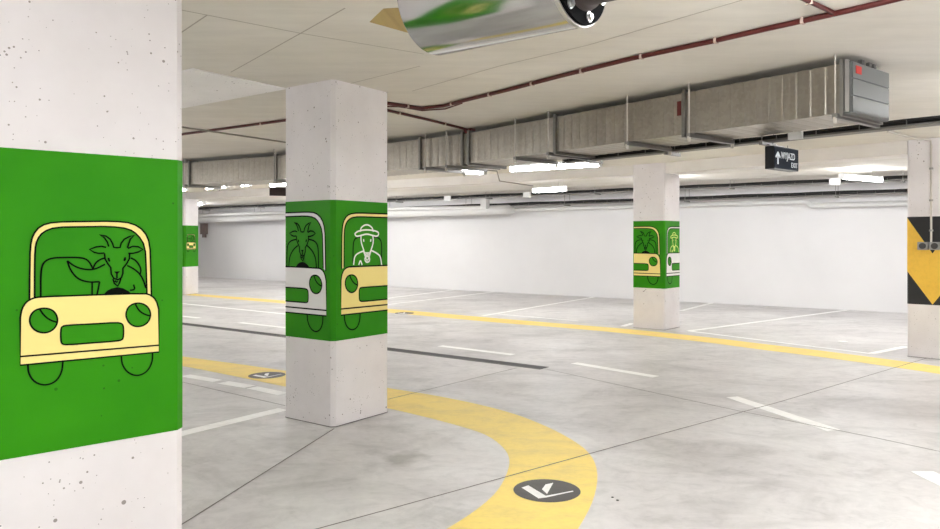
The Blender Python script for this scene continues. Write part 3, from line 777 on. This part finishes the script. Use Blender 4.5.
bpx((242, 184.4), (250, 183.6), 2.62, 'short looking batten light in the left gap, right of the flange')
bpx((271, 184.6), (292, 183.0), 2.62, 'batten light right above the brown sign box, beside the middle column')
bpx((175, 190), (187, 188.5), 2.62, 'batten light peeking out beside the near left column')
bpx((198, 204), (204, 203.2), 2.55, 'glaring batten light at the top of the most distant column', w=.1)
bpx((842, 176.5), (880, 179.6), 2.62, 'bright batten light behind the beam near the hazard striped column', w=.1)
# unseen fill lights, added to brighten the far bay, ceiling and columns
wd = Vector((W2[0]-W1[0], W2[1]-W1[1])).normalized(); wn = Vector((wd.y, -wd.x)); wn = wn if wn.y < 0 else -wn
FILL_LIGHT = 'added fill light, out of view'
bd = Vector((RL.x-FF.x, RL.y-FF.y)).normalized()
for a in (1.7, 2.9, 4.1, 5.4): 
    c = FF+FA*.72+bd*a; batten((c.x-bd.x*.56, c.y-bd.y*.56, 2.734), (c.x+bd.x*.56, c.y+bd.y*.56, 2.734), FILL_LIGHT, False)  # added behind the beam to brighten the far bay
b2 = (PE-FF).normalized(); n2 = Vector((b2.y, -b2.x)); n2 = n2 if n2.y > 0 else -n2
for a in (1.6, 4.6, 7.6, 10.4):
    c = FF+FB*.6+b2*a+n2*.74; batten((c.x-b2.x*.6, c.y-b2.y*.6, 2.734), (c.x+b2.x*.6, c.y+b2.y*.6, 2.734), FILL_LIGHT, False)
def fill_tube(x, y, dx, dy, z=2.42, L=.62):           # added glowing tube for fill light, unseen, hung on rods
    q = Vector((dx, dy)).normalized()*L; a, b = Vector((x-q.x, y-q.y, z)), Vector((x+q.x, y+q.y, z))
    t = thing('batten_light', (x, y, z), FILL_LIGHT, 'ceiling light', 'fluorescent batten lights')  # made-up fill light, named like the real battens
    mb = MB(); mb.tube([a, b], .035, 12); mb.build('fill_glow', M['tube'], t)
    for p, s_ in ((a, -1), (b, 1)):
        d = (b-a).normalized(); mb = MB(); mb.tube([p, p+d*s_*.03], .037, 12); mb.build('end_piece', M['lamp_body'], t)
        mb = MB(); c = p+d*s_*.02; mb.tube([c+Vector((0, 0, .03)), Vector((c.x, c.y, CEIL-.001))], .004, 6); mb.build('rod', M['conduit'], t)
for x, y, dx, dy in ((-1.9, .6, .6, .5), (1.6, .9, .6, -.5), (0, -1.2, 1, 0), (3.9, 3.2, .6, -.7), (5.0, 5.6, .5, -.6), (6.9, 7.9, .5, -.6), (2.5, 2.0, .6, -.6), (-4.9, 5.6, .3, .6), (-6.2, 8.2, .3, .6),
                     (-7.9, 13.6, .5, .9), (-10.2, 18, .5, .9), (-12.6, 22.6, .5, .9), (3, -2, 1, 0), (-3.4, -4, 1, 0), (2, -5, 1, 0), (5.6, .6, .6, -.7), (9.5, 10.5, .6, -.6), (-6, 1.5, .3, .6), (-9, 10, .3, .6)):
    fill_tube(x, y, dx, dy)
for x, y in ((-5.5, 24.5), (-4.3, 21.5), (-3.3, 20.0), (-9.6, 24.6), (-9.8, 25.4)):  # added tubes hidden behind columns, brightening the far left wall
    fill_tube(x, y, x/y, 1, 2.5, .55)
batten((2.2, 3.1, 2.734), (2.0, 2.0, 2.734), FILL_LIGHT, False); batten((.9, 3.35, 2.734), (1.9, 3.2, 2.734), FILL_LIGHT, False)  # added above the view to light the column faces
fill_tube(-2.55, 13.4, -.19, 1, 2.5); fill_tube(-3.75, 19.2, -.195, 1, 2.5); fill_tube(3.95, 14.6, .268, 1, 2.5, .5)
# ------------------------------------------------------------------ cables, conduits and pipes on the ceiling
def ctube(name, pts, r, m, label, cat, z=None, group=None, clips=0):
    zz = CEIL-r-.002 if z is None else z
    P = [Vector((*lvl(*p, zz), zz)) for p in pts]
    if clips:
        t = thing(name, tuple(P[len(P)//2]), label, cat, group); mb = MB(); mb.tube(P, r, 10); mb.build('run', m, t)
        acc = .3
        for a, b in zip(P, P[1:]):
            L = (b-a).length; d = (b-a).normalized(); sd = d.cross(Vector((0, 0, 1)))
            while acc < L:
                c = a+d*acc; mb = MB(); mb.obox(c, d, sd, (0, 0, 1), .008, r*1.25, r+.0015); mb.build('clip', M['clip'], t); acc += clips
            acc -= L
        return t
    mb = MB(); mb.tube(P, r, 10); return tag(mb.build(name, m), label, cat, group)
G1 = 'dark red cables on the ceiling'
ctube('red_cable', [(380, 102.5), (388, 103.4), (421.7, 108.2), (443.3, 106), (465, 100.3), (505, 90.6), (560.5, 76), (631.5, 58.6), (716.6, 40.4), (767.7, 28.6), (828, 15.2), (860, 8), (905, -3), (960, -16)], .016, M['red_pipe'],
      'long dark red cable run across the ceiling from the middle column to top right', 'cable', group=G1, clips=.55)
ctube('red_cable', [(384, 106.5), (398, 106.5), (422, 110.5), (445, 109), (462, 103.2)], .007, M['red_pipe'], 'thin red cable looping beside the long red run at the middle column', 'cable', group=G1)
ctube('red_cable', [(380, 108.5), (389, 110.8), (428, 119.7), (467, 129.5)], .014, M['red_pipe'], 'short dark red cable from the middle column to the small red box', 'cable', group=G1, clips=.8)
ctube('red_cable', [(834, 13), (806, 0), (780, -12)], .013, M['red_pipe'], 'dark red branch cable at the top right edge of the picture', 'cable', group=G1, clips=.5)
ctube('red_cable', [(150, 138.8), (182.6, 134.3), (300, 118.4)], .014, M['red_pipe'], 'dark red cable on the ceiling left of the middle column', 'cable', group=G1, clips=.9)
c = lvl(469.5, 130.5, CEIL-.02); mb = MB(); mb.obox((*c, CEIL-.026), (.8, -.6, 0), (.6, .8, 0), (0, 0, 1), .055, .04, .025); tag(mb.build('detector_box', M['darkred_label']), 'small dark red box on the ceiling above the duct corner', 'box')
ctube('conduit', [(150, 122.5), (182.6, 127.2), (300, 144.5)], .010, M['conduit_dark'], 'thin grey conduit on the ceiling crossing the left red cable', 'conduit', z=CEIL-.05)
# conduit with sockets on the right column
t = thing('socket_conduit', (*lvl(931, 250, 1.4), 1.4), 'pale conduit with two sockets running down the hazard striped column', 'conduit')
u0 = fR.ps(931.5)
P = [fR.p(u0, 1.46, .022), fR.p(u0, 2.70, .022), fR.p(u0, 2.755, .05), (*lvl(910, 137.4, 2.765), 2.765), (*lvl(888, 131.5, 2.765), 2.765)]
mb = MB(); mb.tube(P, .012, 10); mb.build('pipe', M['conduit'], t)
for z in (1.62, 2.0, 2.4): 
    mb = MB(); q = Vector(fR.p(u0, z, .018)); mb.obox(q, (fR.d.x, fR.d.y, 0), (fR.n.x, fR.n.y, 0), (0, 0, 1), .02, .017, .012); mb.build('clamp', M['box_grey'], t)
for s in (-.085, .045):
    q = Vector(fR.p(u0+s, 1.425, .034)); bx = (fR.d.x, fR.d.y, 0); by = Vector((fR.n.x, fR.n.y, 0))
    mb = MB(); mb.obox(q, bx, by, (0, 0, 1), .058, .028, .05); so = mb.build('socket', M['box_grey'], t)
    mb = MB(); mb.tube([q+by*.024, q+by*.05], .038, 16); mb.build('socket_cap', M['box_dark'], so)
# small conduit by the central light
mb = MB(); mb.tube([(*lvl(470, 169, 2.60), 2.60), (*lvl(497, 171, 2.58), 2.58), (*at(499.5, 181, 11.0),), (*at(533, 186, 13.0),)], .01, 8)
tag(mb.build('conduit', M['conduit_dark']), 'thin conduit dropping between the two centre batten lights', 'conduit')

# along the far wall
def wpos(px, off):                                # point in front of the far wall seen at a picture column
    k = (px-CX)/F; a = Vector(W1)+wn*off; den = wd.x-k*wd.y; u = (k*a.y-a.x)/den; return a+wd*u
def wp(px, off, z): q = wpos(px, off); return (q.x, q.y, z)
tray('cable_tray', [wp(200, 1.3, 2.635), wp(960, 1.3, 2.635)], .2, .06, 'upper cable tray along the far wall, near the ceiling', 3, True, 3.2, cab_r=.03)
tray('cable_tray', [wp(200, .45, 2.43), wp(960, .45, 2.43)], .2, .08, 'lower cable tray along the far wall, above the white pipe', 4, True, 3.2, cab_r=.03)
for px in (447.5, 527, 835):
    q = wpos(px, 1.45); mb = MB(); mb.obox((q.x, q.y, 2.655), (wd.x, wd.y, 0), (wn.x, wn.y, 0), (0, 0, 1), .1, .03, .07)
    tag(mb.build('junction_box', M['lamp_body']), {447.5: 'white junction box on the far tray right of the middle column', 527: 'white junction box on the far tray beside the far batten light', 835: 'white junction box on the far tray left of the hazard striped column'}[px], 'box', 'white junction boxes on the far tray')
def pipe(name, pts, r, m, label, cat='pipe', group='white pipes along the far wall'):
    mb = MB(); mb.tube(pts, r, 16); return tag(mb.build(name, m), label, cat, group)
pipe('white_pipe', [wp(505, .22, 2.345), wp(806, .22, 2.345), wp(808, .22, 2.335), wp(811, .22, 2.26), wp(814, .22, 2.25), wp(960, .22, 2.25)], .055, M['white_pipe'], 'white pipe with a step along the far wall, right part')
pipe('white_pipe', [wp(196, .75, 2.30), wp(492, .75, 2.33), wp(500, .72, 2.335), wp(507, .62, 2.34), wp(510, .45, 2.345), wp(511, .29, 2.345)], .125, M['white_pipe'], 'thick white insulated pipe along the far wall, ending in a bend at centre')
pipe('white_pipe', [wp(196, 1.15, 2.43), wp(388, 1.05, 2.45), wp(484, .9, 2.40)], .05, M['white_pipe'], 'slim white pipe above the thick pipe on the far wall')
q = wpos(485, .9); mb = MB(); mb.obox((q.x, q.y, 2.56), (wd.x, wd.y, 0), (wn.x, wn.y, 0), (0, 0, 1), .09, .09, .2)
tag(mb.build('pipe_riser', M['white_pipe']), 'short white vertical duct piece on the thick far pipe', 'pipe')
# little box high on the far wall beside the distant column
q = wpos(204, .1); mb = MB(); mb.obox((q.x, q.y, 1.95), (wd.x, wd.y, 0), (wn.x, wn.y, 0), (0, 0, 1), .13, .09, .22)
mb.obox((q.x+wd.x*.02, q.y+wd.y*.02, 1.70), (wd.x, wd.y, 0), (wn.x, wn.y, 0), (0, 0, 1), .06, .06, .1)
tag(mb.build('wall_box', M['stain_brown']), 'small brown grey box on the far wall beside the most distant column', 'box')

# ------------------------------------------------------------------ camera, world, view
cam = bpy.data.cameras.new('camera'); co = bpy.data.objects.new('camera', cam); COL.objects.link(co)
co.location = (0, 0, EYE); co.rotation_euler = (math.pi/2, 0, 0)
cam.sensor_width = 36; cam.lens = F/940*36; cam.shift_y = -(264.5-HY)/940; cam.clip_start = .05; cam.clip_end = 200
S.camera = co
for o in bpy.data.objects:
    if '_o' in o: del o['_o']
w = bpy.data.worlds.new('World'); S.world = w; w.use_nodes = True
w.node_tree.nodes['Background'].inputs[0].default_value = (.8, .8, .8, 1); w.node_tree.nodes['Background'].inputs[1].default_value = .3
S.cycles.max_bounces = 10; S.cycles.diffuse_bounces = 7
S.view_settings.view_transform = 'Standard'; S.view_settings.look = 'None'; S.view_settings.gamma = 1
S.view_settings.use_curve_mapping = False; S.view_settings.exposure = 1.22
